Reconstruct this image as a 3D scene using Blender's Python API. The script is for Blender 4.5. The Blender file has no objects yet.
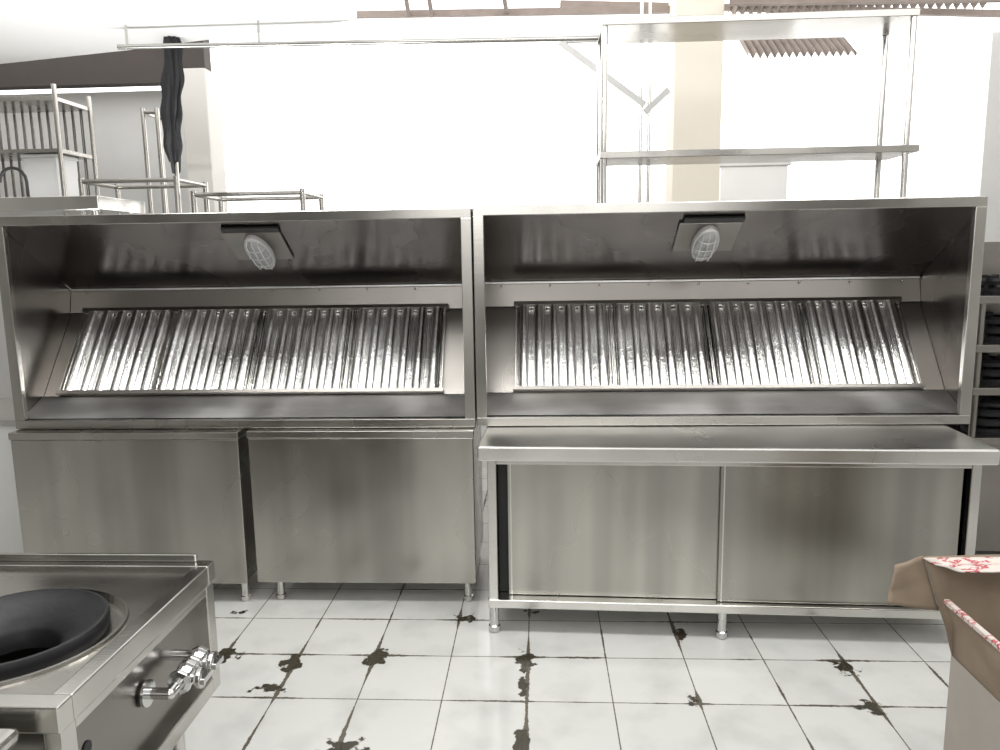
import bpy, bmesh, math, random
from mathutils import Vector, Matrix
random.seed(4)
R=math.radians
C=bpy.context.scene.collection
bpy.context.scene.view_settings.view_transform='Standard'
bpy.context.scene.view_settings.exposure=0.12
# ------------------------------------------------------------ camera
F=765.0; H=1.7
cam=bpy.data.cameras.new('camera'); co=bpy.data.objects.new('camera',cam); C.objects.link(co)
cam.sensor_width=36; cam.lens=F/1000*36; cam.clip_start=.02
M=Matrix.Rotation(R(3.0),4,'Z')@Matrix.Rotation(R(90-8.9),4,'X')@Matrix.Rotation(R(-0.9),4,'Z')
co.matrix_world=Matrix.Translation((0,0,H))@M
bpy.context.scene.camera=co
def ray(px,py): return (M.to_3x3()@Vector(((px-500)/F,(375-py)/F,-1)))
def P(px,py,Y):
    d=ray(px,py); t=Y/d.y; return Vector((d.x*t,Y,H+d.z*t))
def G(px,py,z=0):
    d=ray(px,py); t=(z-H)/d.z; return Vector((d.x*t,d.y*t,z))
# ------------------------------------------------------------ materials
def nm(name):
    m=bpy.data.materials.new(name); m.use_nodes=True
    return m,m.node_tree,m.node_tree.nodes['Principled BSDF']
def plain(name,col,rough=.6,metal=0,var=.12,scale=6,bump=0.0,spec=.5):
    m,t,b=nm(name); n=t.nodes; l=t.links
    tc=n.new('ShaderNodeTexCoord'); no=n.new('ShaderNodeTexNoise'); no.inputs['Scale'].default_value=scale; no.inputs['Detail'].default_value=4
    l.new(tc.outputs['Object'],no.inputs['Vector'])
    mx=n.new('ShaderNodeMix'); mx.data_type='RGBA'
    l.new(no.outputs['Fac'],mx.inputs[0])
    mx.inputs[6].default_value=(*[max(0,c*(1-var)) for c in col],1); mx.inputs[7].default_value=(*[min(1,c*(1+var)) for c in col],1)
    l.new(mx.outputs[2],b.inputs['Base Color'])
    b.inputs['Roughness'].default_value=rough; b.inputs['Metallic'].default_value=metal; b.inputs['Specular IOR Level'].default_value=spec
    if bump:
        bp=n.new('ShaderNodeBump'); bp.inputs['Strength'].default_value=bump; bp.inputs['Distance'].default_value=.01
        l.new(no.outputs['Fac'],bp.inputs['Height']); l.new(bp.outputs[0],b.inputs['Normal'])
    return m
def steel(name,col=(.43,.42,.39),rlo=.2,rhi=.34,vert=True,bump=.05,smear=.14,sc=1.0,grain=None,det=1,cloud=.12,bd=.003):
    m,t,b=nm(name); n=t.nodes; l=t.links
    tc=n.new('ShaderNodeTexCoord')
    def noise(s,detail=3):
        mp=n.new('ShaderNodeMapping'); mp.inputs['Scale'].default_value=s; mp.inputs['Location'].default_value=(3.1*len(name),1.7,.9)
        no=n.new('ShaderNodeTexNoise'); no.inputs['Scale'].default_value=1; no.inputs['Detail'].default_value=detail
        l.new(tc.outputs['Object'],mp.inputs[0]); l.new(mp.outputs[0],no.inputs['Vector']); return no
    a=noise((5*sc,3*sc,.25*sc) if vert else (.35*sc,3*sc,3*sc),det)
    c=noise(grain or ((200,200,1.5) if vert else (1.5,200,200)),2)
    d=noise((2.4,2.4,1.5),2)
    rr=n.new('ShaderNodeMapRange'); rr.interpolation_type='SMOOTHSTEP'; rr.inputs[1].default_value=.25; rr.inputs[2].default_value=.75; rr.inputs[3].default_value=rlo; rr.inputs[4].default_value=rhi
    l.new(d.outputs['Fac'],rr.inputs[0]); l.new(rr.outputs[0],b.inputs['Roughness'])
    mx=n.new('ShaderNodeMix'); mx.data_type='RGBA'
    r2=n.new('ShaderNodeMapRange'); r2.interpolation_type='SMOOTHSTEP'; r2.inputs[1].default_value=.22; r2.inputs[2].default_value=.78; l.new(a.outputs['Fac'],r2.inputs[0])
    l.new(r2.outputs[0],mx.inputs[0])
    mx.inputs[6].default_value=(*[x*(1-smear) for x in col],1); mx.inputs[7].default_value=(*[min(1,x*(1+smear)) for x in col],1)
    hs=n.new('ShaderNodeHueSaturation'); l.new(mx.outputs[2],hs.inputs['Color'])
    r3=n.new('ShaderNodeMapRange'); r3.interpolation_type='SMOOTHSTEP'; r3.inputs[1].default_value=.22; r3.inputs[2].default_value=.78; r3.inputs[3].default_value=1-cloud; r3.inputs[4].default_value=1+cloud
    l.new(d.outputs['Fac'],r3.inputs[0]); l.new(r3.outputs[0],hs.inputs['Value'])
    l.new(hs.outputs[0],b.inputs['Base Color']); b.inputs['Metallic'].default_value=1
    if bump:
        bp=n.new('ShaderNodeBump'); bp.inputs['Strength'].default_value=bump; bp.inputs['Distance'].default_value=bd
        l.new(c.outputs['Fac'],bp.inputs['Height']); l.new(bp.outputs[0],b.inputs['Normal'])
    return m
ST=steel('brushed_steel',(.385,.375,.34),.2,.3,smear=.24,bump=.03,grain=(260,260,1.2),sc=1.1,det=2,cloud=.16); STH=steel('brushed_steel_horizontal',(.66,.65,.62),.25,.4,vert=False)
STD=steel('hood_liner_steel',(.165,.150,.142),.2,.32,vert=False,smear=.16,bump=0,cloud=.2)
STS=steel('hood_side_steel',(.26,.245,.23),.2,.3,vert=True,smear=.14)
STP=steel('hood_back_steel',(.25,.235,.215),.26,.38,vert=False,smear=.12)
STR=steel('rim_steel',(.42,.405,.375),.18,.3,vert=False,smear=.12)
STF=steel('filter_steel',(.95,.95,.94),.09,.2,vert=True,bump=.4,smear=.03,sc=3,grain=(70,70,9),bd=.0015,cloud=.03)
STB=steel('bright_steel',(.58,.57,.54),.14,.26,vert=False,smear=.12)
STL=steel('sill_steel',(.95,.94,.91),.28,.5,vert=False,smear=.2,bump=.4,grain=(24,24,24),bd=.006,sc=2.5,det=3)  # base colour lightened: light falling on the sill is put into it
CHR=plain('chrome',(.62,.62,.61),.14,1,.05)
IRON=plain('cast_iron',(.010,.010,.011),.5,.0,.3,30,.15,spec=.35)
DARK=plain('dark_gap',(.02,.02,.02),.6)
WALL=plain('white_wall_paint',(.80,.80,.79),.8,0,.04,3)
WALLG=plain('grey_wall_paint',(.20,.195,.19),.8,0,.08,2)
WALLM=plain('pale_grey_wall_paint',(.62,.615,.60),.8,0,.08,2)
CEIL=plain('ceiling_paint',(.97,.97,.96),.8,0,.02,2)
BEIGE=plain('beige_pillar_paint',(.80,.74,.64),.8,0,.05,3)
CREAM=plain('cream_pillar_paint',(.62,.60,.56),.8,0,.05,3)
RUST=plain('rusty_brown_steel',(.30,.25,.22),.7,.2,.3,9)
BLACKP=plain('black_plastic_sheet',(.015,.015,.017),.45,0,.3,20,.4)
KRAFT=plain('kraft_cardboard',(.25,.19,.135),.85,0,.28,9)
KRAFTL=plain('pale_cardboard_outside',(.37,.335,.295),.8,0,.12,8)
WHITEP=plain('white_panel',(.62,.62,.60),.35,0,.06,3)
GLASS=plain('frosted_lamp_glass',(.36,.36,.36),.3,0,.03)
CAGE=plain('grey_lamp_cage',(.55,.55,.54),.4,.2,.03)
def tape_mat():
    m,t,b=nm('printed_tape_red_on_white'); n=t.nodes; l=t.links
    tc=n.new('ShaderNodeTexCoord'); mp=n.new('ShaderNodeMapping'); mp.inputs['Scale'].default_value=(30,70,70)
    no=n.new('ShaderNodeTexNoise'); no.inputs['Scale'].default_value=1; no.inputs['Detail'].default_value=2
    l.new(tc.outputs['Object'],mp.inputs[0]); l.new(mp.outputs[0],no.inputs['Vector'])
    cr=n.new('ShaderNodeValToRGB'); cr.color_ramp.interpolation='CONSTANT'
    cr.color_ramp.elements[0].color=(.56,.50,.45,1); cr.color_ramp.elements[1].position=.55; cr.color_ramp.elements[1].color=(.40,.07,.08,1)
    e=cr.color_ramp.elements.new(.66); e.color=(.62,.59,.56,1)
    l.new(no.outputs['Fac'],cr.inputs[0]); l.new(cr.outputs[0],b.inputs['Base Color']); b.inputs['Roughness'].default_value=.4
    return m
TAPE=tape_mat()
# floor
def floor_mat(ox,oy,s,spots):
    m,t,b=nm('white_glazed_floor_tiles'); n=t.nodes; l=t.links
    tc=n.new('ShaderNodeTexCoord'); sp=n.new('ShaderNodeSeparateXYZ'); l.new(tc.outputs['Object'],sp.inputs[0])
    def mt(op,a,b_=None,c=None,cl=False):
        x=n.new('ShaderNodeMath'); x.operation=op; x.use_clamp=cl
        for i,v in enumerate((a,b_,c)):
            if v is None: continue
            if isinstance(v,(int,float)): x.inputs[i].default_value=v
            else: l.new(v,x.inputs[i])
        return x.outputs[0]
    def noise(scale,det=3):
        no=n.new('ShaderNodeTexNoise'); no.inputs['Scale'].default_value=scale; no.inputs['Detail'].default_value=det
        l.new(tc.outputs['Object'],no.inputs['Vector']); return no.outputs['Fac']
    u=mt('DIVIDE',mt('SUBTRACT',sp.outputs[0],ox),s); v=mt('DIVIDE',mt('SUBTRACT',sp.outputs[1],oy),s)
    def dist(w):
        f=mt('FRACT',w); return mt('MULTIPLY',mt('MINIMUM',f,mt('SUBTRACT',1,f)),s)
    d=mt('MINIMUM',dist(u),dist(v))
    n1=noise(2.6,5); n2=noise(60,4); n3=noise(22,6)
    infl=0.0; blot=None
    for (x,y,r,kx) in spots:
        dx=mt('DIVIDE',mt('SUBTRACT',sp.outputs[0],x),kx); dy=mt('SUBTRACT',sp.outputs[1],y)
        q0=mt('SQRT',mt('ADD',mt('MULTIPLY',dx,dx),mt('MULTIPLY',dy,dy)))
        infl=mt('MAXIMUM',infl,mt('SUBTRACT',1,mt('DIVIDE',q0,r*3.5)))
        q=mt('ADD',q0,mt('MULTIPLY',mt('SUBTRACT',n3,.5),.2))
        q=mt('MULTIPLY',mt('SUBTRACT',r*1.2,q),90,cl=True)
        blot=q if blot is None else mt('MAXIMUM',blot,q)
    wid=mt('ADD',.0016,mt('MULTIPLY',mt('MAXIMUM',mt('SUBTRACT',n1,.52),0),.04))
    wid=mt('ADD',wid,mt('MULTIPLY',infl,.009))
    wid=mt('MULTIPLY',wid,mt('ADD',.1,mt('MULTIPLY',n2,1.8)))
    wid=mt('ADD',wid,.0006)
    grout=mt('MULTIPLY',mt('SUBTRACT',mt('ADD',wid,.0012),d),450,cl=True)
    wn=n.new('ShaderNodeTexWhiteNoise'); wn.noise_dimensions='2D'
    cb=n.new('ShaderNodeCombineXYZ'); l.new(mt('FLOOR',u),cb.inputs[0]); l.new(mt('FLOOR',v),cb.inputs[1]); l.new(cb.outputs[0],wn.inputs['Vector'])
    val=mt('ADD',.56,mt('MULTIPLY',wn.outputs['Value'],.05)); val=mt('SUBTRACT',val,mt('MULTIPLY',mt('MAXIMUM',mt('SUBTRACT',noise(5,5),.48),0),.35))
    col=n.new('ShaderNodeCombineXYZ'); l.new(mt('MULTIPLY',val,1.0),col.inputs[0]); l.new(val,col.inputs[1]); l.new(mt('MULTIPLY',val,.955),col.inputs[2])
    m1=n.new('ShaderNodeMix'); m1.data_type='RGBA'; l.new(grout,m1.inputs[0]); l.new(col.outputs[0],m1.inputs[6]); m1.inputs[7].default_value=(.10,.085,.065,1)
    m2=n.new('ShaderNodeMix'); m2.data_type='RGBA'; l.new(blot,m2.inputs[0]); l.new(m1.outputs[2],m2.inputs[6]); m2.inputs[7].default_value=(.04,.034,.022,1)
    l.new(m2.outputs[2],b.inputs['Base Color'])
    l.new(mt('ADD',.04,mt('MULTIPLY',n3,.14)),b.inputs['Roughness'])
    bp=n.new('ShaderNodeBump'); bp.inputs['Strength'].default_value=.25; bp.inputs['Distance'].default_value=.003
    l.new(mt('SUBTRACT',1,grout),bp.inputs['Height']); l.new(bp.outputs[0],b.inputs['Normal'])
    return m
# ------------------------------------------------------------ mesh helpers
def bx(bm,x0,x1,y0,y1,z0,z1):
    v=[bm.verts.new((x,y,z)) for x in (x0,x1) for y in (y0,y1) for z in (z0,z1)]
    for f in ((0,1,3,2),(4,6,7,5),(0,4,5,1),(2,3,7,6),(0,2,6,4),(1,5,7,3)): bm.faces.new([v[i] for i in f])
    return v
def tube(bm,p,q,r,n=14,r2=None):
    p=Vector(p);q=Vector(q);d=(q-p).normalized(); a=d.orthogonal().normalized(); b=d.cross(a); r2=r if r2 is None else r2
    A=[bm.verts.new(p+r*(a*math.cos(t)+b*math.sin(t))) for t in [2*math.pi*i/n for i in range(n)]]
    B=[bm.verts.new(q+r2*(a*math.cos(t)+b*math.sin(t))) for t in [2*math.pi*i/n for i in range(n)]]
    for i in range(n): bm.faces.new((A[i],A[(i+1)%n],B[(i+1)%n],B[i]))
    bm.faces.new(A[::-1]); bm.faces.new(B)
def path(bm,pts,r,n=12):
    for a,b in zip(pts,pts[1:]): tube(bm,a,b,r,n)
    for p in pts[1:-1]: bmesh.ops.create_icosphere(bm,subdivisions=2,radius=r,matrix=Matrix.Translation(p))
def lathe(bm,prof,c=(0,0,0),n=48,axis='Z',close=False):
    rings=[]
    for (r,z) in prof:
        ring=[]
        for i in range(n):
            a=2*math.pi*i/n
            p=(r*math.cos(a),r*math.sin(a),z)
            if axis=='X': p=(z,r*math.cos(a),r*math.sin(a))
            if axis=='Y': p=(r*math.cos(a),z,r*math.sin(a))
            ring.append(bm.verts.new(Vector(c)+Vector(p)))
        rings.append(ring)
    pr=list(zip(rings,rings[1:]))
    if close: pr.append((rings[-1],rings[0]))
    for A,B in pr:
        for i in range(n): bm.faces.new((A[i],A[(i+1)%n],B[(i+1)%n],B[i]))
    if not close:
        if prof[0][0]>1e-4: bm.faces.new(rings[0][::-1])
        if prof[-1][0]>1e-4: bm.faces.new(rings[-1])
def sheet(bm,pts,th=.002):
    pts=[Vector(p) for p in pts]; nrm=(pts[1]-pts[0]).cross(pts[2]-pts[0]).normalized()*th
    A=[bm.verts.new(p) for p in pts]; B=[bm.verts.new(p+nrm) for p in pts]
    bm.faces.new(A[::-1]); bm.faces.new(B); k=len(A)
    for i in range(k): bm.faces.new((A[i],A[(i+1)%k],B[(i+1)%k],B[i]))
def NB(): return bmesh.new()
def ob(name,bm,mat,parent=None,bev=0,smooth=False,label=None):
    bmesh.ops.recalc_face_normals(bm,faces=bm.faces)
    me=bpy.data.meshes.new(name); bm.to_mesh(me); bm.free(); me.materials.append(mat)
    o=bpy.data.objects.new(name,me); C.objects.link(o)
    if parent: o.parent=parent
    if smooth:
        for p in me.polygons: p.use_smooth=True
        e=o.modifiers.new('split','EDGE_SPLIT'); e.split_angle=R(38)
    if bev:
        b=o.modifiers.new('bevel','BEVEL'); b.width=bev; b.segments=2; b.limit_method='ANGLE'
    if label: o['label']=label
    return o
def thing(name,label,cat,loc=(0,0,0),rz=0,group=None):
    o=bpy.data.objects.new(name,None); C.objects.link(o); o.location=loc; o.rotation_euler=(0,0,rz)
    o['label']=label;o['category']=cat
    if group:o['group']=group
    o.empty_display_size=.1
    return o
def tag(o,label,cat,group=None):
    o['label']=label;o['category']=cat
    if group:o['group']=group
    return o
def struct(o): o['kind']='structure'; return o
# ------------------------------------------------------------ setting
S=.33
o0=G(527,700); r0=G(525,657)
spots=[]
for (px,py,r,kx) in ((378,657,.062,.65),(525,660,.062,.55),(523,686,.067,.25),(521,742,.067,.4),(293,663,.057,.65),(225,655,.052,1),(680,634,.048,.5),(845,667,.043,.9),(870,707,.038,1),(270,690,.03,1.4),(240,612,.025,1),(466,618,.03,1.6),(345,748,.038,1.6),(698,700,.02,1),(535,612,.02,1.2)):
    g=G(px,py); spots.append((g.x,g.y,r,kx))
FM=floor_mat(o0.x,r0.y,S,spots)
XL,XR,YB,YF=-5.7,4.7,8.0,-2.5
bm=NB(); bx(bm,XL,XR,YF,YB,-.05,0); struct(ob('floor',bm,FM))
bm=NB(); bx(bm,XL-.1,XL,YF,YB,0,3.9); struct(ob('wall_left',bm,WALLM))
bm=NB(); bx(bm,XR,XR+.1,YF,YB,0,3.9); struct(ob('wall_right',bm,WALLM))
bm=NB(); bx(bm,XL,XR,YF-.1,YF,0,3.9); struct(ob('wall_front',bm,WALLG))
zb=P(400,212,YB).z-.1; xo=P(207,120,YB).x; xo2_=P(986,120,YB).x
bm=NB(); bx(bm,XL,XR,YB,YB+.1,0,zb); bx(bm,XL,xo,YB,YB+.1,zb,P(100,92,YB).z); bx(bm,xo2_,XR,YB,YB+.1,zb,P(990,32,YB).z); struct(ob('wall_back',bm,WALLM))
zc=3.2
pl=[G(0,64,zc),G(130,50,zc),G(357,20,zc)]
xr=pl[2].x
poly=[(XL,YF),(xr,YF),(xr,pl[2].y),(pl[1].x,pl[1].y),(pl[0].x,pl[0].y),(XL,pl[0].y)]
bm=NB(); sheet(bm,[(x,y,zc) for x,y in poly],.12); struct(ob('ceiling',bm,CEIL))
# ------------------------------------------------------------ extractor hoods
def lamp_on(par,x,y,z,tilt):
    e=Matrix.Translation((x,y,z))@Matrix.Rotation(tilt,4,'X')
    bm=NB(); bx(bm,-.145,.145,-.12,.12,-.012,0)
    bm.transform(e); mo=ob('lamp_mount',bm,STP,par,.003)
    bm=NB(); bx(bm,-.13,.15,-.160,-.122,-.014,0); bm.transform(e); ob('cable_slot',bm,DARK,mo,.003)
    cyo=.035; kx=.44
    def oval(bm,prof):
        n=48; rs=[]
        for r,zz in prof: rs.append([bm.verts.new((r*kx*math.cos(2*math.pi*i/n),r*math.sin(2*math.pi*i/n)+cyo,zz)) for i in range(n)])
        for A,B in zip(rs,rs[1:]):
            for i in range(n): bm.faces.new((A[i],A[(i+1)%n],B[(i+1)%n],B[i]))
        bm.faces.new(rs[0][::-1]); bm.faces.new(rs[-1])
    bm=NB(); oval(bm,[(.140,-.012),(.142,-.018),(.142,-.034),(.134,-.039)]); bm.transform(e); ob('lamp_base',bm,CAGE,par,0,True)
    bm=NB(); oval(bm,[(.124,-.036),(.122,-.043),(.11,-.051),(.09,-.056),(.05,-.060),(.02,-.061)]); bm.transform(e); gl=ob('lamp_glass',bm,GLASS,par,0,True)
    bm=NB()
    for s in (-.5,0,.5):
        pts=[Vector((s*.052,-.124+cyo+abs(s)*.03,-.038)),Vector((s*.058,-.105+cyo,-.056)),Vector((s*.062,-.03+cyo,-.068)),Vector((s*.062,.03+cyo,-.068)),Vector((s*.058,.105+cyo,-.056)),Vector((s*.052,.124+cyo-abs(s)*.03,-.038))]
        path(bm,pts,.0032,8)
    for yy in (-.065,0,.065):
        hw=.056 if yy==0 else .047
        pts=[Vector((-hw,yy+cyo,-.036)),Vector((-hw*.8,yy+cyo,-.058)),Vector((0,yy+cyo,-.069)),Vector((hw*.8,yy+cyo,-.058)),Vector((hw,yy+cyo,-.036))]
        path(bm,pts,.0032,8)
    bm.transform(e); ob('lamp_cage',bm,CAGE,gl,0,True)
def hood(name_label,x0,x1,Yf,z0,z1,fx0,fx1,lampx,rz=0):
    W=x1-x0; Hh=z1-z0; D=.62
    t=thing('extractor_hood',name_label,'extractor hood',(x0,Yf,z0),rz,None)
    k=Hh/1.06
    A=(.0,Hh-.03);B=(.54,.68*k);Cc=(.51,.55*k);Dd=(.20,.125*k);E=(.02,.045)
    th=.004
    bm=NB()
    bx(bm,0,th,.0,D,0,Hh); bx(bm,W-th,W,.0,D,0,Hh); bx(bm,th,W-th,0,D,Hh-th,Hh); bx(bm,th,W-th,0,D,0,th); bx(bm,th,W-th,D-th,D,th,Hh-th)
    ob('outer_shell',bm,STS,t)
    bm=NB(); rw=.05
    bx(bm,0,W,-.02,.012,0,.042); bx(bm,0,W,-.02,.012,Hh-rw*.9,Hh)
    for (a,b) in ((0,rw),(W-rw,W)): bx(bm,a,b,-.0195,.0115,.042,Hh-rw*.9)
    ob('front_rim',bm,STR,t,.003)
    def strip(nm_,p,q,mat,xa=.006,xb=W-.006,par=t):
        bm=NB(); sheet(bm,[(xa,p[0],p[1]),(xb,p[0],p[1]),(xb,q[0],q[1]),(xa,q[0],q[1])],.002); return ob(nm_,bm,mat,par)
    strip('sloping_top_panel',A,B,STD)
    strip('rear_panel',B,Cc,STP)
    strip('sill_panel',Dd,E,STL)
    f0=fx0-x0; f1=fx1-x0
    off=.012
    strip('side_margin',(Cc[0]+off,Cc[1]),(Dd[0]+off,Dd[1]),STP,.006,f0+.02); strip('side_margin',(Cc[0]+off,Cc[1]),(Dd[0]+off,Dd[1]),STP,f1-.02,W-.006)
    bm=NB(); tube(bm,(.01,B[0]-.008,B[1]-.002),(W-.01,B[0]-.008,B[1]-.002),.006,8); sm=ob('folded_seam',bm,STL,t,0,True)
    for i in range(9):
        bm=NB(); bmesh.ops.create_icosphere(bm,subdivisions=1,radius=.006,matrix=Matrix.Translation((.1+i*(W-.2)/8,B[0]-.016,B[1]-.018)))
        ob('rivet',bm,STR,sm)
    sl=Vector((0,Dd[0]-Cc[0],Dd[1]-Cc[1])); L=sl.length; sd=sl.normalized(); nr=Vector((0,-sd.z,sd.y)); 
    if nr.y>0: nr=-nr
    top=Vector((0,Cc[0],Cc[1]))
    def along(bm,xa,xb,s0,s1,h0,h1):
        vs=[]
        for x in (xa,xb):
            for s in (s0,s1):
                for h in (h0,h1): vs.append(bm.verts.new(Vector((x,0,0))+top+sd*s+nr*h))
        for f in ((0,1,3,2),(4,6,7,5),(0,4,5,1),(2,3,7,6),(0,2,6,4),(1,5,7,3)): bm.faces.new([vs[i] for i in f])
    bm=NB(); along(bm,f0-.01,f1+.01,-.01,.010,0,.034); ob('filter_channel',bm,STP,t)
    bm=NB(); along(bm,f0-.01,f1+.01,L-.020,L-.002,0,.037); ob('filter_channel',bm,STP,t)
    nf=4; fw=(f1-f0)/nf
    for i in range(nf):
        xa=f0+i*fw+.0015; xb=f0+(i+1)*fw-.0015
        bm=NB(); nb=6; tot=(xb-xa-.012)
        ws=[random.uniform(.9,1.1) for _ in range(nb)]; sw=sum(ws); ws=[w_/sw*tot for w_ in ws]
        prof=[]; bxx=xa+.006
        for j in range(nb):
            pw=ws[j]; hh=random.uniform(.92,1.05)
            for u,h in ((0,-.008),(.07,-.012),(.12,.006),(.18,.020),(.28,.028),(.50,.032),(.72,.028),(.82,.020),(.88,.006),(.93,-.012)): prof.append((bxx+u*pw,h*hh+random.uniform(-.0008,.0008)))
            bxx+=pw
        prof.append((xb-.006,-.008))
        rows=[]
        for f_ in (0,.25,.5,.75,1):
            tw=[random.uniform(-.0011,.0011) for _ in prof]
            rows.append([bm.verts.new(Vector((x,0,0))+top+sd*(.01+(L-.028)*f_)+nr*(h+w_)) for (x,h),w_ in zip(prof,tw)])
        for a,b in zip(rows,rows[1:]):
            for q in range(len(a)-1): bm.faces.new((a[q],a[q+1],b[q+1],b[q]))
        o=ob('baffle_filter',bm,STF,t,0,False)
        for p_ in o.data.polygons: p_.use_smooth=True
        e=o.modifiers.new('sol','SOLIDIFY'); e.thickness=.001
        e=o.modifiers.new('split','EDGE_SPLIT'); e.split_angle=R(50)
        bm=NB(); along(bm,xa,xa+.004,.008,L-.012,0,.026); along(bm,xb-.004,xb,.008,L-.012,0,.026); along(bm,xa,xb,.0,.012,-.002,.010); ob('filter_frame',bm,STB,o)
    s=.34
    ang=math.atan2(B[1]-A[1],B[0]-A[0])
    lamp_on(t,lampx-x0,A[0]+(B[0]-A[0])*s,A[1]+(B[1]-A[1])*s-.002,ang)
    return t
YH=3.60
zb_=.885
zt=1.918
xl0=P(6,320,YH).x; xl1=P(474,320,YH).x; xr0=P(474.6,320,YH).x; xr1=P(976,320,YH).x
YD=YH+.2
h1=hood('left stainless extractor hood lying on two plain cabinets, opening towards viewer',xl0,xl1-.002,YH,zb_,zt,P(60,392,YD).x,P(442,392,YD).x,P(260,250,YH+.2).x)
h2=hood('right stainless extractor hood standing on the sliding-door worktable',xr0+.002,xr1,YH,zb_+.006,zt+.008,P(515,390,YD).x,P(921,388,YD).x,P(705,245,YH+.2).x)
# ------------------------------------------------------------ left plain cabinets
def plain_cab(label,xa,xb,Y,feet,dep=.62,ztop=.882):
    t=thing('base_cabinet',label,'cabinet',((xa+xb)/2,Y,0))
    w=(xb-xa)/2
    bm=NB(); bx(bm,-w,w,-.012,dep,ztop-.035,ztop); ob('top',bm,STR,t,.004)
    bm=NB(); bx(bm,-w+.012,w-.012,.012,dep-.01,.115,ztop-.035); ob('body',bm,ST,t,.003)
    bm=NB(); bx(bm,-w+.004,w-.004,-.004,.012,.11,ztop-.037); ob('back_panel',bm,ST,t,.004)
    for fx in feet:
        for yy in (.05,dep-.06):
            bm=NB(); lathe(bm,[(.018,0),(.024,.01),(.024,.028),(.019,.03),(.019,.115)],(fx-(xa+xb)/2,yy,0),20); ob('foot',bm,STB,t,0,True)
    return t
YC=3.52
ca=P(17,500,YC).x;cb=P(243,500,YC).x;cc=P(250,500,YC).x;cd=P(475,500,YC).x
plain_cab('plain stainless base cabinet at left, partly hidden behind the wok range',ca,cb,YC,(ca+.1,cb-.04))
plain_cab('plain stainless base cabinet beside the sliding-door worktable, under hood end',cc,cd,YC+.02,(cc+.1,cd-.05))
# ------------------------------------------------------------ right sliding door worktable
YT=3.20; rzt=R(-2.2)
tl=P(477,452,YT).x; tr=P(1002,460,YT-.09).x
ztop=.887
W=(tr-tl)
t=thing('sliding_door_worktable','long stainless worktable cabinet with two sliding doors under right hood','worktable',(tl,YT,0),rzt)
Dp=.78
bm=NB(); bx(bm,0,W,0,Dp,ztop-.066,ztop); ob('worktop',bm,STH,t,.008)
zu=ztop-.066
x0=.035;x1=W-.035;yf=.06
bm=NB()
for xa in (x0,x1-.04):
    for ya in (yf,Dp-.08): bx(bm,xa,xa+.04,ya,ya+.04,.135,zu)
bx(bm,x0+.04,x1-.04,yf+.0,yf+.03,zu-.03,zu)
ob('frame',bm,STB,t,.003)
bm=NB(); bx(bm,x0-.005,x1+.005,yf-.012,Dp-.03,.125,.165); ob('bottom_shelf',bm,STB,t,.004)
for (a_,b_,c_,d_) in ((x0+.01,x0+.014,yf+.04,Dp-.08),(x1-.014,x1-.01,yf+.04,Dp-.08),(x0+.04,x1-.04,Dp-.06,Dp-.056)):
    bm=NB(); bx(bm,a_,b_,c_,d_,.165,zu); ob('panel',bm,STS,t)
xm=P(719,530,YT+.04).x-tl
for (xa,xb,yy) in ((x0+.085,xm+.02,yf+.045),(xm,x1-.06,yf+.022)):
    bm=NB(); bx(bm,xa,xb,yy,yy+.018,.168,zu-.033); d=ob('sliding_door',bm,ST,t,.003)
    bm=NB(); bx(bm,xa+.012,xa+.018,yy-.003,yy+.002,.168,zu-.033); ob('door_edge_fold',bm,STB,d)
bm=NB(); bx(bm,x0+.041,x1-.041,yf+.072,yf+.076,.168,zu-.005); ob('painted_gap_shade',bm,DARK,t)  # black sheet painting the shade in the gap beside the door
for fx in (x0+.02,(x0+x1)/2,x1-.02):
    for yy in (yf+.02,Dp-.07):
        bm=NB(); lathe(bm,[(.02,0),(.027,.004),(.027,.03),(.022,.034),(.022,.125)],(fx,yy,0),24); ob('foot',bm,CHR,t,0,True)
# ------------------------------------------------------------ wok range
ZR=.80
def holed(bm,x0,x1,y0,y1,cx,cy,r,z,zr,n=72):
    angs=sorted([2*math.pi*i/n for i in range(n)]+[math.atan2(y-cy,x-cx)%(2*math.pi) for x in (x0,x1) for y in (y0,y1)])
    steps=[(r,z),(r-.002,z+.008),(r-.010,z+.008),(r-.014,zr),(.15,zr),(.14,zr-.16)]
    rg=[[] for _ in steps];O=[]
    for a_ in angs:
        c_,s_=math.cos(a_),math.sin(a_)
        ts=[]
        if c_>1e-9: ts.append((x1-cx)/c_)
        if c_<-1e-9: ts.append((x0-cx)/c_)
        if s_>1e-9: ts.append((y1-cy)/s_)
        if s_<-1e-9: ts.append((y0-cy)/s_)
        tt=min(ts); O.append(bm.verts.new((cx+c_*tt,cy+s_*tt,z)))
        for q,(rr_,zz_) in enumerate(steps): rg[q].append(bm.verts.new((cx+c_*rr_,cy+s_*rr_,zz_)))
    k=len(angs); rg=[O]+rg
    cv=bm.verts.new((cx,cy,zr-.16))
    for i in range(k):
        j=(i+1)%k
        for A,B in zip(rg,rg[1:]): bm.faces.new((A[i],A[j],B[j],B[i]))
        bm.faces.new((rg[-1][i],rg[-1][j],cv))
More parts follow.
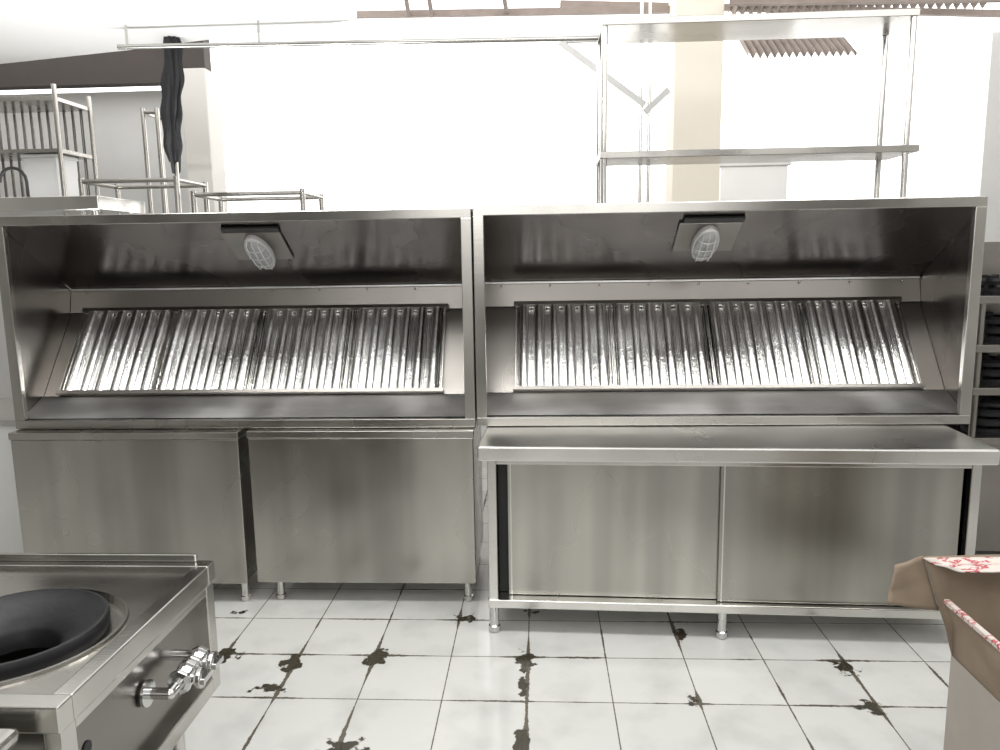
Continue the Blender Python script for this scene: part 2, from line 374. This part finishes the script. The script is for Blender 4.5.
def wok_range(label,xlft,xr_,yf_,yb_,rcx,rcy,rh):
    t=thing('wok_range',label,'wok range',((xlft+xr_)/2,(yb_+yf_)/2,0))
    w=(xr_-xlft)/2; dd=(yb_-yf_)/2
    cx=rcx-(xlft+xr_)/2; cy=rcy-(yb_+yf_)/2
    bm=NB(); holed(bm,-w+.04,w-.045,-dd+.05,dd-.05,cx,cy,rh,ZR-.014,ZR-.03)
    ob('cooktop',bm,STR,t)
    bm=NB()
    bx(bm,-w,w,dd-.05,dd,ZR-.06,ZR); bx(bm,-w,w,-dd,-dd+.05,ZR-.06,ZR)
    bx(bm,-w,-w+.04,-dd+.05,dd-.05,ZR-.06,ZR); bx(bm,w-.045,w,-dd+.05,dd-.05,ZR-.06,ZR)
    bx(bm,-w,w-.05,dd-.016,dd-.001,ZR,ZR+.022)
    ob('cooktop_rim',bm,STB,t,.004)
    bm=NB()
    zl=.40
    for sx in (-w+.005,w-.045):
        for sy in (-dd+.01,dd-.06): bx(bm,sx,sx+.04,sy,sy+.05,zl,ZR-.06)
    for sx in (-w+.005,w-.045): bx(bm,sx,sx+.04,-dd+.06,dd-.06,zl,zl+.05); bx(bm,sx,sx+.04,-dd+.06,dd-.06,ZR-.085,ZR-.06)
    for sy in (-dd+.01,dd-.05): bx(bm,-w+.045,w-.045,sy,sy+.04,zl,zl+.05)
    ob('frame',bm,STB,t,.003)
    for sx in (-w+.035,w-.038):
        bm=NB(); bx(bm,sx,sx+.003,-dd+.06,dd-.06,zl+.05,ZR-.085); p_=ob('side_panel',bm,STS,t)
        if sx>0:
            bm=NB(); lathe(bm,[(.012,.003),(.016,.004),(.016,.006),(.012,.007)],(sx,-dd+.13,.62),20,axis='X'); ob('panel_hole',bm,DARK,p_)
    bm=NB(); bx(bm,-w+.045,w-.045,dd-.03,dd-.027,zl+.05,ZR-.06); ob('rear_panel',bm,ST,t)
    bm=NB(); bx(bm,-w+.045,w-.045,-dd+.027,-dd+.03,zl+.05,ZR-.06); ob('front_panel',bm,ST,t)
    for sx in (-w+.11,w-.11):
        for sy in (-dd+.1,dd-.1):
            bm=NB(); lathe(bm,[(.022,0),(.028,.005),(.028,.04),(.02,.045),(.02,zl)],(sx,sy,0),20); ob('leg',bm,STB,t,0,True)
    bm=NB(); lathe(bm,[(.212,ZR-.03),(.218,ZR-.014),(.218,ZR+.006),(.214,ZR+.013),(.207,ZR+.014),(.200,ZR+.008),(.178,ZR-.003),(.142,ZR-.022),(.110,ZR-.044),(.102,ZR-.055),(.098,ZR-.10),(.104,ZR-.10),(.118,ZR-.06),(.138,ZR-.03)],(cx,cy,0),80,close=True)
    ob('wok_ring',bm,IRON,t,0,True)
    bm=NB(); lathe(bm,[(0.0,ZR-.15),(.05,ZR-.12),(.085,ZR-.125),(.09,ZR-.19)],(cx,cy,0),40); ob('burner_head',bm,IRON,t,0,True)
    bm=NB(); px_=w+.034; zv=.60; yo=.10
    path(bm,[Vector((w-.04,-.105+yo,zv)),Vector((px_,-.105+yo,zv)),Vector((px_,.085+yo,zv)),Vector((w-.04,.085+yo,zv))],.015)
    lathe(bm,[(.034,0),(.034,.007)],(w-.028,-.105+yo,zv),24,axis='X')
    ob('gas_pipe',bm,CHR,t,0,True)
    for yy in (-.025+yo,.05+yo):
        bm=NB(); lathe(bm,[(.020,-.036),(.033,-.032),(.033,-.018),(.025,-.013),(.030,.0),(.025,.013),(.033,.018),(.033,.032),(.020,.036)],(px_,yy,zv),8,axis='Y')
        v=ob('gas_valve',bm,CHR,t,.001)
        bm=NB(); lathe(bm,[(.014,0),(.014,.034),(.026,.036),(.029,.042),(.029,.052),(.020,.056)],(px_,yy,zv),20,axis='X')
        bx(bm,px_+.052,px_+.066,yy-.026,yy+.026,zv-.008,zv+.008)
        ob('valve_knob',bm,CHR,v,.001,False)
    return t
br=G(215,560,ZR); fr=G(57,708,ZR); cr_=G(12,630,ZR)
xr_=(br.x+fr.x)/2
wok_range('stainless wok range with black iron ring in the left foreground',xr_-1.15,xr_,fr.y,br.y,cr_.x,cr_.y,.262)
t=thing('steel_counter','plain pale steel counter at the bottom left corner, mostly outside the photo','counter',(xr_-.62,fr.y-.40,0))
bm=NB(); bx(bm,-.58,.56,-.38,.37,ZR-.055,ZR-.02); ob('top',bm,STB,t,.012)
bm=NB(); bx(bm,-.56,.54,-.36,.35,ZR-.16,ZR-.055); ob('apron',bm,STR,t,.004)
for sx in (-.53,.50):
    for sy in (-.33,.31):
        bm=NB(); tube(bm,(sx,sy,0),(sx,sy,ZR-.16),.02); ob('leg',bm,STB,t,0,True)
# ------------------------------------------------------------ cardboard box
YBX=2.15
q=P(951,655,YBX); hb=q.z; xb=q.x
t=thing('cardboard_box','open cardboard carton with red printed tape at the right edge','box',(xb+.28,YBX-.22,0),R(0))
bw=.28; bd=.22
bm=NB()
for (a_,b_,c_,d_) in ((-bw,bw,bd-.006,bd),(-bw,bw,-bd,-bd+.006),(-bw,-bw+.006,-bd+.006,bd-.006),(bw-.006,bw,-bd+.006,bd-.006)): bx(bm,a_,b_,c_,d_,0,hb)
bx(bm,-bw+.006,bw-.006,-bd+.006,bd-.006,0,.006)
ob('body',bm,KRAFTL,t)
zt2=P(921,560,YBX).z
def warp_sheet(name,a,b,c,d,mat,par,label=None,amp=.006,n=12,th=.005):
    a,b,c,d=map(Vector,(a,b,c,d)); bm=NB(); nrm=(b-a).cross(d-a).normalized()
    vs=[]
    for i in range(n+1):
        row=[]
        for j in range(n+1):
            u=i/n;v=j/n; p=a.lerp(b,u).lerp(d.lerp(c,u),v)
            p=p+nrm*amp*(math.sin(u*7+v*3)+.6*math.sin(v*9-u*4)+.4*math.sin(u*19+v*5))*(min(1,v*3))
            row.append(bm.verts.new(p))
        vs.append(row)
    for i in range(n):
        for j in range(n): bm.faces.new((vs[i][j],vs[i+1][j],vs[i+1][j+1],vs[i][j+1]))
    o=ob(name,bm,mat,par,0,False,label)
    for p_ in o.data.polygons: p_.use_smooth=True
    e=o.modifiers.new('sol','SOLIDIFY'); e.thickness=th
    return o
E0=Vector((-bw-.085,bd+.03,zt2)); H0=Vector((-bw,bd-.003,hb))
f=warp_sheet('flap',H0,(bw,bd-.003,hb),(bw,bd+.04,zt2+.01),E0,KRAFT,t,'back flap standing up',.008)
warp_sheet('printed_tape',E0+Vector((-.005,-.008,-.002)),(bw,bd+.03,zt2+.008),(bw,bd-.08,zt2+.0),E0+Vector((.07,-.08,-.012)),TAPE,f,None,.005,14,.004)
f3=warp_sheet('flap',(-bw,-bd,hb),(-bw,bd-.01,hb),(-bw-.04,bd-.03,zt2-.11),(-bw-.04,-bd,zt2-.11),KRAFT,t,'left flap leaning outwards',.006)
bm=NB(); bx(bm,-bw-.050,-bw-.034,-bd,bd-.03,zt2-.118,zt2-.104); ob('printed_tape',bm,TAPE,f3,.003)
E1=H0.lerp(E0,.45)
warp_sheet('flap',E1,E0,E0+Vector((-.085,-.02,-.02)),E0+Vector((-.115,-.05,-.125)),KRAFT,t,'small flap folded out to the left',.003)
# ------------------------------------------------------------ background: shelf rack behind right hood
YS=4.75; ds=.42
xa=P(600,150,YS).x; xb_=P(920,147,YS).x
z1=P(760,148,YS).z; z2=P(760,13,YS).z
t=thing('shelf_rack','tall stainless shelf rack with two visible tiers behind the right hood','shelf rack',((xa+xb_)/2,YS,0))
w=(xb_-xa)/2
for z in (.35,1.1,z1,z2):
    q=.03 if z==z2 else 0
    bm=NB(); bx(bm,-w+q*.3,w-q*1.6,0,ds,z-.04,z); ob('shelf',bm,STR if z>1.5 else STH,t,.003)
for sx in (-w+.025,w-.07):
    for sy in (.025,ds-.03):
        bm=NB(); lathe(bm,[(.02,0),(.019,.01),(.019,z2-.04)],(sx,sy,0),16); ob('post',bm,STB,t,0,True)
Yp=6.3
bm=NB(); p0=P(674,100,Yp).x; p1=P(722,100,Yp).x; bx(bm,p0,p1,Yp,Yp+.35,0,3.9); tag(ob('pillar',bm,BEIGE,None,.01),'beige square pillar rising behind the shelf rack','pillar')
bm=NB(); p0=P(181,100,Yp+.4).x; p1=P(207,100,Yp+.4).x; bx(bm,p0,p1,Yp+.4,Yp+.7,0,P(190,68,Yp+.4).z); tag(ob('pillar',bm,CREAM,None,.01),'slim cream pillar next to the hanging black sheet','pillar')
Yq=5.9
t=thing('braced_post','thin steel post with diagonal braces left of the beige pillar','post',(P(645,100,Yq).x,Yq,0))
for s_ in (-.03,.03): 
    bm=NB(); tube(bm,(s_,0,0),(s_,0,3.75),.014); ob('post',bm,STB,t,0,True)
for (u,v,a_,b_) in ((560,42,645,105),(668,90,645,112),(560,40,610,38)):
    bm=NB(); A_=P(u,v,Yq)-t.location; B_=P(a_,b_,Yq)-t.location; tube(bm,A_,B_,.03,4); ob('brace',bm,WALLM,t)
bm=NB(); A_=P(118,47,5.08);B_=P(600,38,5.08); tube(bm,A_,B_,.016)
for f_ in (.02,.3): 
    q=A_.lerp(B_,f_); tube(bm,q,(q.x,q.y,3.22),.008)
tag(ob('pipe',bm,STB,None,0,True),'long thin pale pipe running under the ceiling edge','pipe')
for i,(u,v,a_,b_,Y,lab) in enumerate(((350,15,720,9,6.6,'brown roof purlin nearest the ceiling edge'),(560,4,1010,14,6.9,'brown roof purlin crossing above the beige pillar'),(730,2,1010,-2,6.2,'reddish roof purlin at the top right corner'))):
    bm=NB(); A_=P(u,v,Y);B_=P(a_,b_,Y); tube(bm,A_,B_,.035,4); tag(ob('roof_purlin',bm,RUST),lab,'roof beam')
for i,(u,a_,lab) in enumerate(((402,409,'leftmost short rafter above the ceiling edge'),(425,432,'second short rafter beside the leftmost rafter'),(500,507,'short rafter farthest right over the white opening'))):
    bm=NB(); A_=P(a_,16 if i<2 else 13.5,6.6);B_=P(u,-25,6.0); tube(bm,A_,B_,.022,4); tag(ob('rafter',bm,RUST),lab,'rafter')
TERR=plain('terracotta_roofing',(.36,.31,.28),.8,0,.4,5)
def corr(pa,pb,ytop,ybot,Y,run,n_,lab,amp=.03,rise=.22):
    bm=NB(); L_=P(pa[0],pa[1],Y);Rr=P(pb[0],pb[1],Y); zt_=P(pa[0],ytop,Y).z; zb2=P(pa[0],ybot,Y).z
    T=[];B=[]
    for i in range(n_+1):
        f_=i/n_; x=L_.x+(Rr.x-L_.x)*f_; h=amp*math.sin(i*math.pi/2)
        T.append(bm.verts.new((x,Y+run,zt_+rise+h))); B.append(bm.verts.new((x,Y,zb2+h)))
    for i in range(n_): bm.faces.new((T[i],T[i+1],B[i+1],B[i]))
    o=ob('roofing_sheet',bm,TERR); e=o.modifiers.new('s','SOLIDIFY'); e.thickness=.004
    tag(o,lab,'roofing sheet')
corr((748,45),(858,45),26,56,7.1,.7,60,'reddish corrugated roofing sheet seen outside between the rack tiers')
corr((728,0),(985,0),-30,13,6.75,-1.2,120,'weathered corrugated roofing sheet along the top right of the photo')
GL=plain('pale_haze_grey',(.90,.90,.89),.8,0,.08,2)
t=thing('outside_unit','pale grey block for a faint outside building in the glare right of the beige pillar','cabinet',(P(755,150,7.3).x,7.3,0))  # faint outside building, modelled as a plain pale box
w=(P(790,150,7.3).x-P(722,150,7.3).x)/2
bm=NB(); bx(bm,-w,w,0,.4,.0,P(755,166,7.3).z); ob('body',bm,GL,t,.01)
bm=NB(); bx(bm,-w*1.08,w*1.08,-.03,.42,P(755,166,7.3).z,P(755,160,7.3).z); ob('top',bm,WALL,t,.01)
# hanging black sheet
Yh=5.38; tp=P(172,50,Yh); tp.z=3.199; bt=P(174,162,Yh)
bm=NB(); Lh=tp.z-bt.z; n=36; rings=[]
for k in range(24):
    f_=k/23; r_=.042+.016*math.sin(min(1,f_*1.2)*math.pi*.8)+.006*math.sin(f_*23)
    if f_>.85: r_*=1-(f_-.85)*2.2
    z=tp.z-Lh*f_; oxx=(bt.x-tp.x)*f_+.01*math.sin(f_*7)
    rings.append([bm.verts.new((oxx+r_*(1+.28*math.sin(7*a_+f_*3)+.12*math.sin(13*a_-f_*5))*math.cos(a_),.7*r_*(1+.28*math.sin(7*a_+f_*3))*math.sin(a_),z-(.08*max(0,math.sin(3*a_+1)) if k==23 else 0))) for a_ in [2*math.pi*i/n for i in range(n)]])
for A_,B_ in zip(rings,rings[1:]):
    for i in range(n): bm.faces.new((A_[i],A_[(i+1)%n],B_[(i+1)%n],B_[i]))
bm.faces.new(rings[0])
o=ob('plastic_sheet',bm,BLACKP,None,0,True); o.location=(tp.x,Yh,0); tag(o,'bunched black plastic sheet hanging from the ceiling at left','plastic sheet')
bm=NB(); A_=P(-60,78,7.6);B_=P(205,68,7.6); bx(bm,A_.x,B_.x,7.6,7.75,A_.z-.10,A_.z+.35); tag(ob('roof_beam',bm,plain('dark_roof_timber',(.06,.05,.045),.8)),'dark roof beam under the ceiling at far left','roof beam')
# tube racks at left
def tube_rack(label,ua,ub,levels,Y,dep,posts_top,boards=True,bars=0):
    xa=P(ua,150,Y).x; xb=P(ub,150,Y).x; w=(xb-xa)/2
    t=thing('tube_rack',label,'rack',((xa+xb)/2,Y,0)); zt_=P((ua+ub)/2,posts_top,Y).z
    for sx in (-w,w):
        for sy in (0,dep):
            bm=NB(); lathe(bm,[(.02,0),(.02,zt_)],(sx,sy,0),14); ob('post',bm,STR,t,0,True)
    for lv in levels:
        z=P((ua+ub)/2,lv,Y).z
        bm=NB(); 
        if boards: bx(bm,-w,w,0,dep,z-.03,z)
        else:
            for sy in (0,dep): tube(bm,(-w,sy,z-.02),(w,sy,z-.02),.016)
            for sx in (-w,w): tube(bm,(sx,0,z-.02),(sx,dep,z-.02),.016)
        ob('shelf' if boards else 'rail',bm,STR,t)
    if bars:
        za=P((ua+ub)/2,levels[-1],Y).z; zb3=P((ua+ub)/2,levels[0],Y).z-.03
        for i in range(bars):
            x=-w+2*w*(i+1)/(bars+1); bm=NB(); tube(bm,(x,dep*.97,za),(x,dep*.97,zb3),.013,8); ob('bar',bm,STS,t)
    return t
tube_rack('tall steel tube rack with upright bars against the far left wall',-90,60,(98,150,200),6.4,.5,86,True,16)
tube_rack('low steel tube rack left of the slim cream pillar',78,174,(178,),5.72,.5,177,False)
tube_rack('low steel tube rack right of the slim cream pillar',190,300,(191,),5.72,.5,190,False)
tube_rack('slim upright steel frame standing left of the hanging black sheet',146,160,(110,),7.1,.3,108,False)
p0=P(22,158,6.45); p1=P(56,158,6.45); z150=P(-15,200,6.4).z
bm=NB(); bx(bm,p0.x,p1.x,6.45,6.75,z150+.001,p0.z); bx(bm,p0.x-.01,p1.x+.01,6.44,6.76,p0.z,p0.z+.03); o=ob('lidded_carton',bm,WALL,None,.008); tag(o,'white lidded carton standing on the tall tube rack','carton')
t=thing('sink_unit','stainless sink unit with a curved tap at the left edge','sink',(P(20,205,4.9).x,4.9,0))
z=P(20,197,4.9).z; w=P(98,200,4.9).x-t.location.x
bm=NB(); bx(bm,-w*1.6,w,0,.6,z-.09,z); ob('basin',bm,STB,t,.005)
for sx in (-w*1.5,w-.05):
    for sy in (.03,.55):
        bm=NB(); tube(bm,(sx,sy,0),(sx,sy,z-.09),.02); ob('leg',bm,STB,t,0,True)
bm=NB(); a_=P(30,212,4.95)-t.location; pts=[Vector((a_.x,.05,z-.02))]
for k in range(9):
    an=math.pi*k/8; pts.append(Vector((a_.x-.09+.09*math.cos(an),.05,z+.10+.09*math.sin(an))))
path(bm,pts,.010,10); ob('tap',bm,DARK,t,0,True)
# ------------------------------------------------------------ left edge pale cabinet
t=thing('pale_cabinet','pale panelled cabinet cut off by the left edge beside the plain cabinet','cabinet',(ca-.42,3.75,0))
bm=NB(); bx(bm,-.4,.40,0,.6,.08,.87); ob('body',bm,WHITEP,t,.006)
bm=NB(); bx(bm,-.41,.405,-.015,.61,.87,.90); ob('top',bm,STB,t,.004)
for sx in (-.35,.35):
    for sy in (.05,.55):
        bm=NB(); lathe(bm,[(.02,0),(.02,.08)],(sx,sy,0),14); ob('foot',bm,STB,t)
# ------------------------------------------------------------ right edge burner shelf
Yr=4.1
xa=P(972,400,Yr).x; t=thing('burner_shelf','steel shelf stand at the right edge holding black burners','shelf stand',(xa+.45,Yr,0))
zz=[P(990,y,Yr).z for y in (438,388,345,296)]
for z in zz:
    bm=NB(); bx(bm,-.45,.45,0,.5,z-.04,z); ob('shelf',bm,STP,t,.003)
bm=NB(); bx(bm,-.45,.45,.01,.49,.06,zz[0]-.042); ob('base_box',bm,STP,t,.003)
for sx in (-.42,.42):
    for sy in (.03,.47):
        bm=NB(); lathe(bm,[(.018,0),(.018,zz[3]-.04)],(sx,sy,0),12); ob('post',bm,STP,t,0,True)
bm=NB(); bx(bm,-.44,.44,.48,.485,.15,zz[3]+.28); ob('back_panel',bm,STP,t)
proto=None
for li,z in enumerate(zz[:4]):
    for k in range((4,3,3,2)[li]):
        for j in range(2):
            if proto is None:
                bm=NB(); lathe(bm,[(.115,0),(.12,.02),(.10,.035),(.075,.03),(.07,0)],(0,0,0),28,close=True)
                for q in range(5):
                    m_=Matrix.Rotation(q*2*math.pi/5,4,'Z'); v=bx(bm,.05,.125,-.01,.01,.02,.05)
                    for vv in v: vv.co=m_@vv.co
                proto=ob('burner_ring',bm,IRON); o=proto
            else: o=proto.copy(); C.objects.link(o)
            o.location=(xa+.17+j*.28+.01*math.sin(k*5+li),Yr+.16+.0,z+k*.052+.001)
            if k*.052+.06>(.26 if li==3 else zz[li+1]-z-.04): bpy.data.objects.remove(o) if o is not proto else None; continue
            tag(o,'black cast iron burner ring stacked on the shelf stand at the right edge','burner ring','stacked black burner rings')
# ------------------------------------------------------------ light
wd=bpy.data.worlds.new('world'); bpy.context.scene.world=wd; wd.use_nodes=True
wn=wd.node_tree.nodes; wl=wd.node_tree.links
bg=wn['Background']; bg.inputs[0].default_value=(1,.99,.975,1)
tc=wn.new('ShaderNodeTexCoord'); sp=wn.new('ShaderNodeSeparateXYZ'); wl.new(tc.outputs['Generated'],sp.inputs[0])
mr=wn.new('ShaderNodeMapRange'); mr.inputs[1].default_value=.15; mr.inputs[2].default_value=.7; mr.inputs[3].default_value=3.3; mr.inputs[4].default_value=1.1
wl.new(sp.outputs[2],mr.inputs[0]); wl.new(mr.outputs[0],bg.inputs[1])
def area(name,loc,rot,sx,sy,e,col=(1,1,1)):
    l=bpy.data.lights.new(name,'AREA'); l.shape='RECTANGLE'; l.size=sx; l.size_y=sy; l.energy=e; l.color=col
    o=bpy.data.objects.new(name,l); C.objects.link(o); o.location=loc; o.rotation_euler=rot
area('added_overhead_fill',(-1.3,2.5,3.12),(0,0,0),2.4,.35,45)  # unseen overhead lights, added for bright stripes on the filters
area('added_overhead_fill',(1.4,2.5,3.3),(0,0,0),2.4,.35,32)
area('added_overhead_fill',(-1.3,.3,3.12),(0,0,0),2.4,.35,22)
area('added_uplight',(-2.2,4.3,1.5),(R(180-25),0,0),2.4,.3,40)  # unseen light added behind the hoods to whiten the ceiling
area('window_daylight',(.3,-2.3,2.3),(R(82),0,0),3.6,1.0,36)
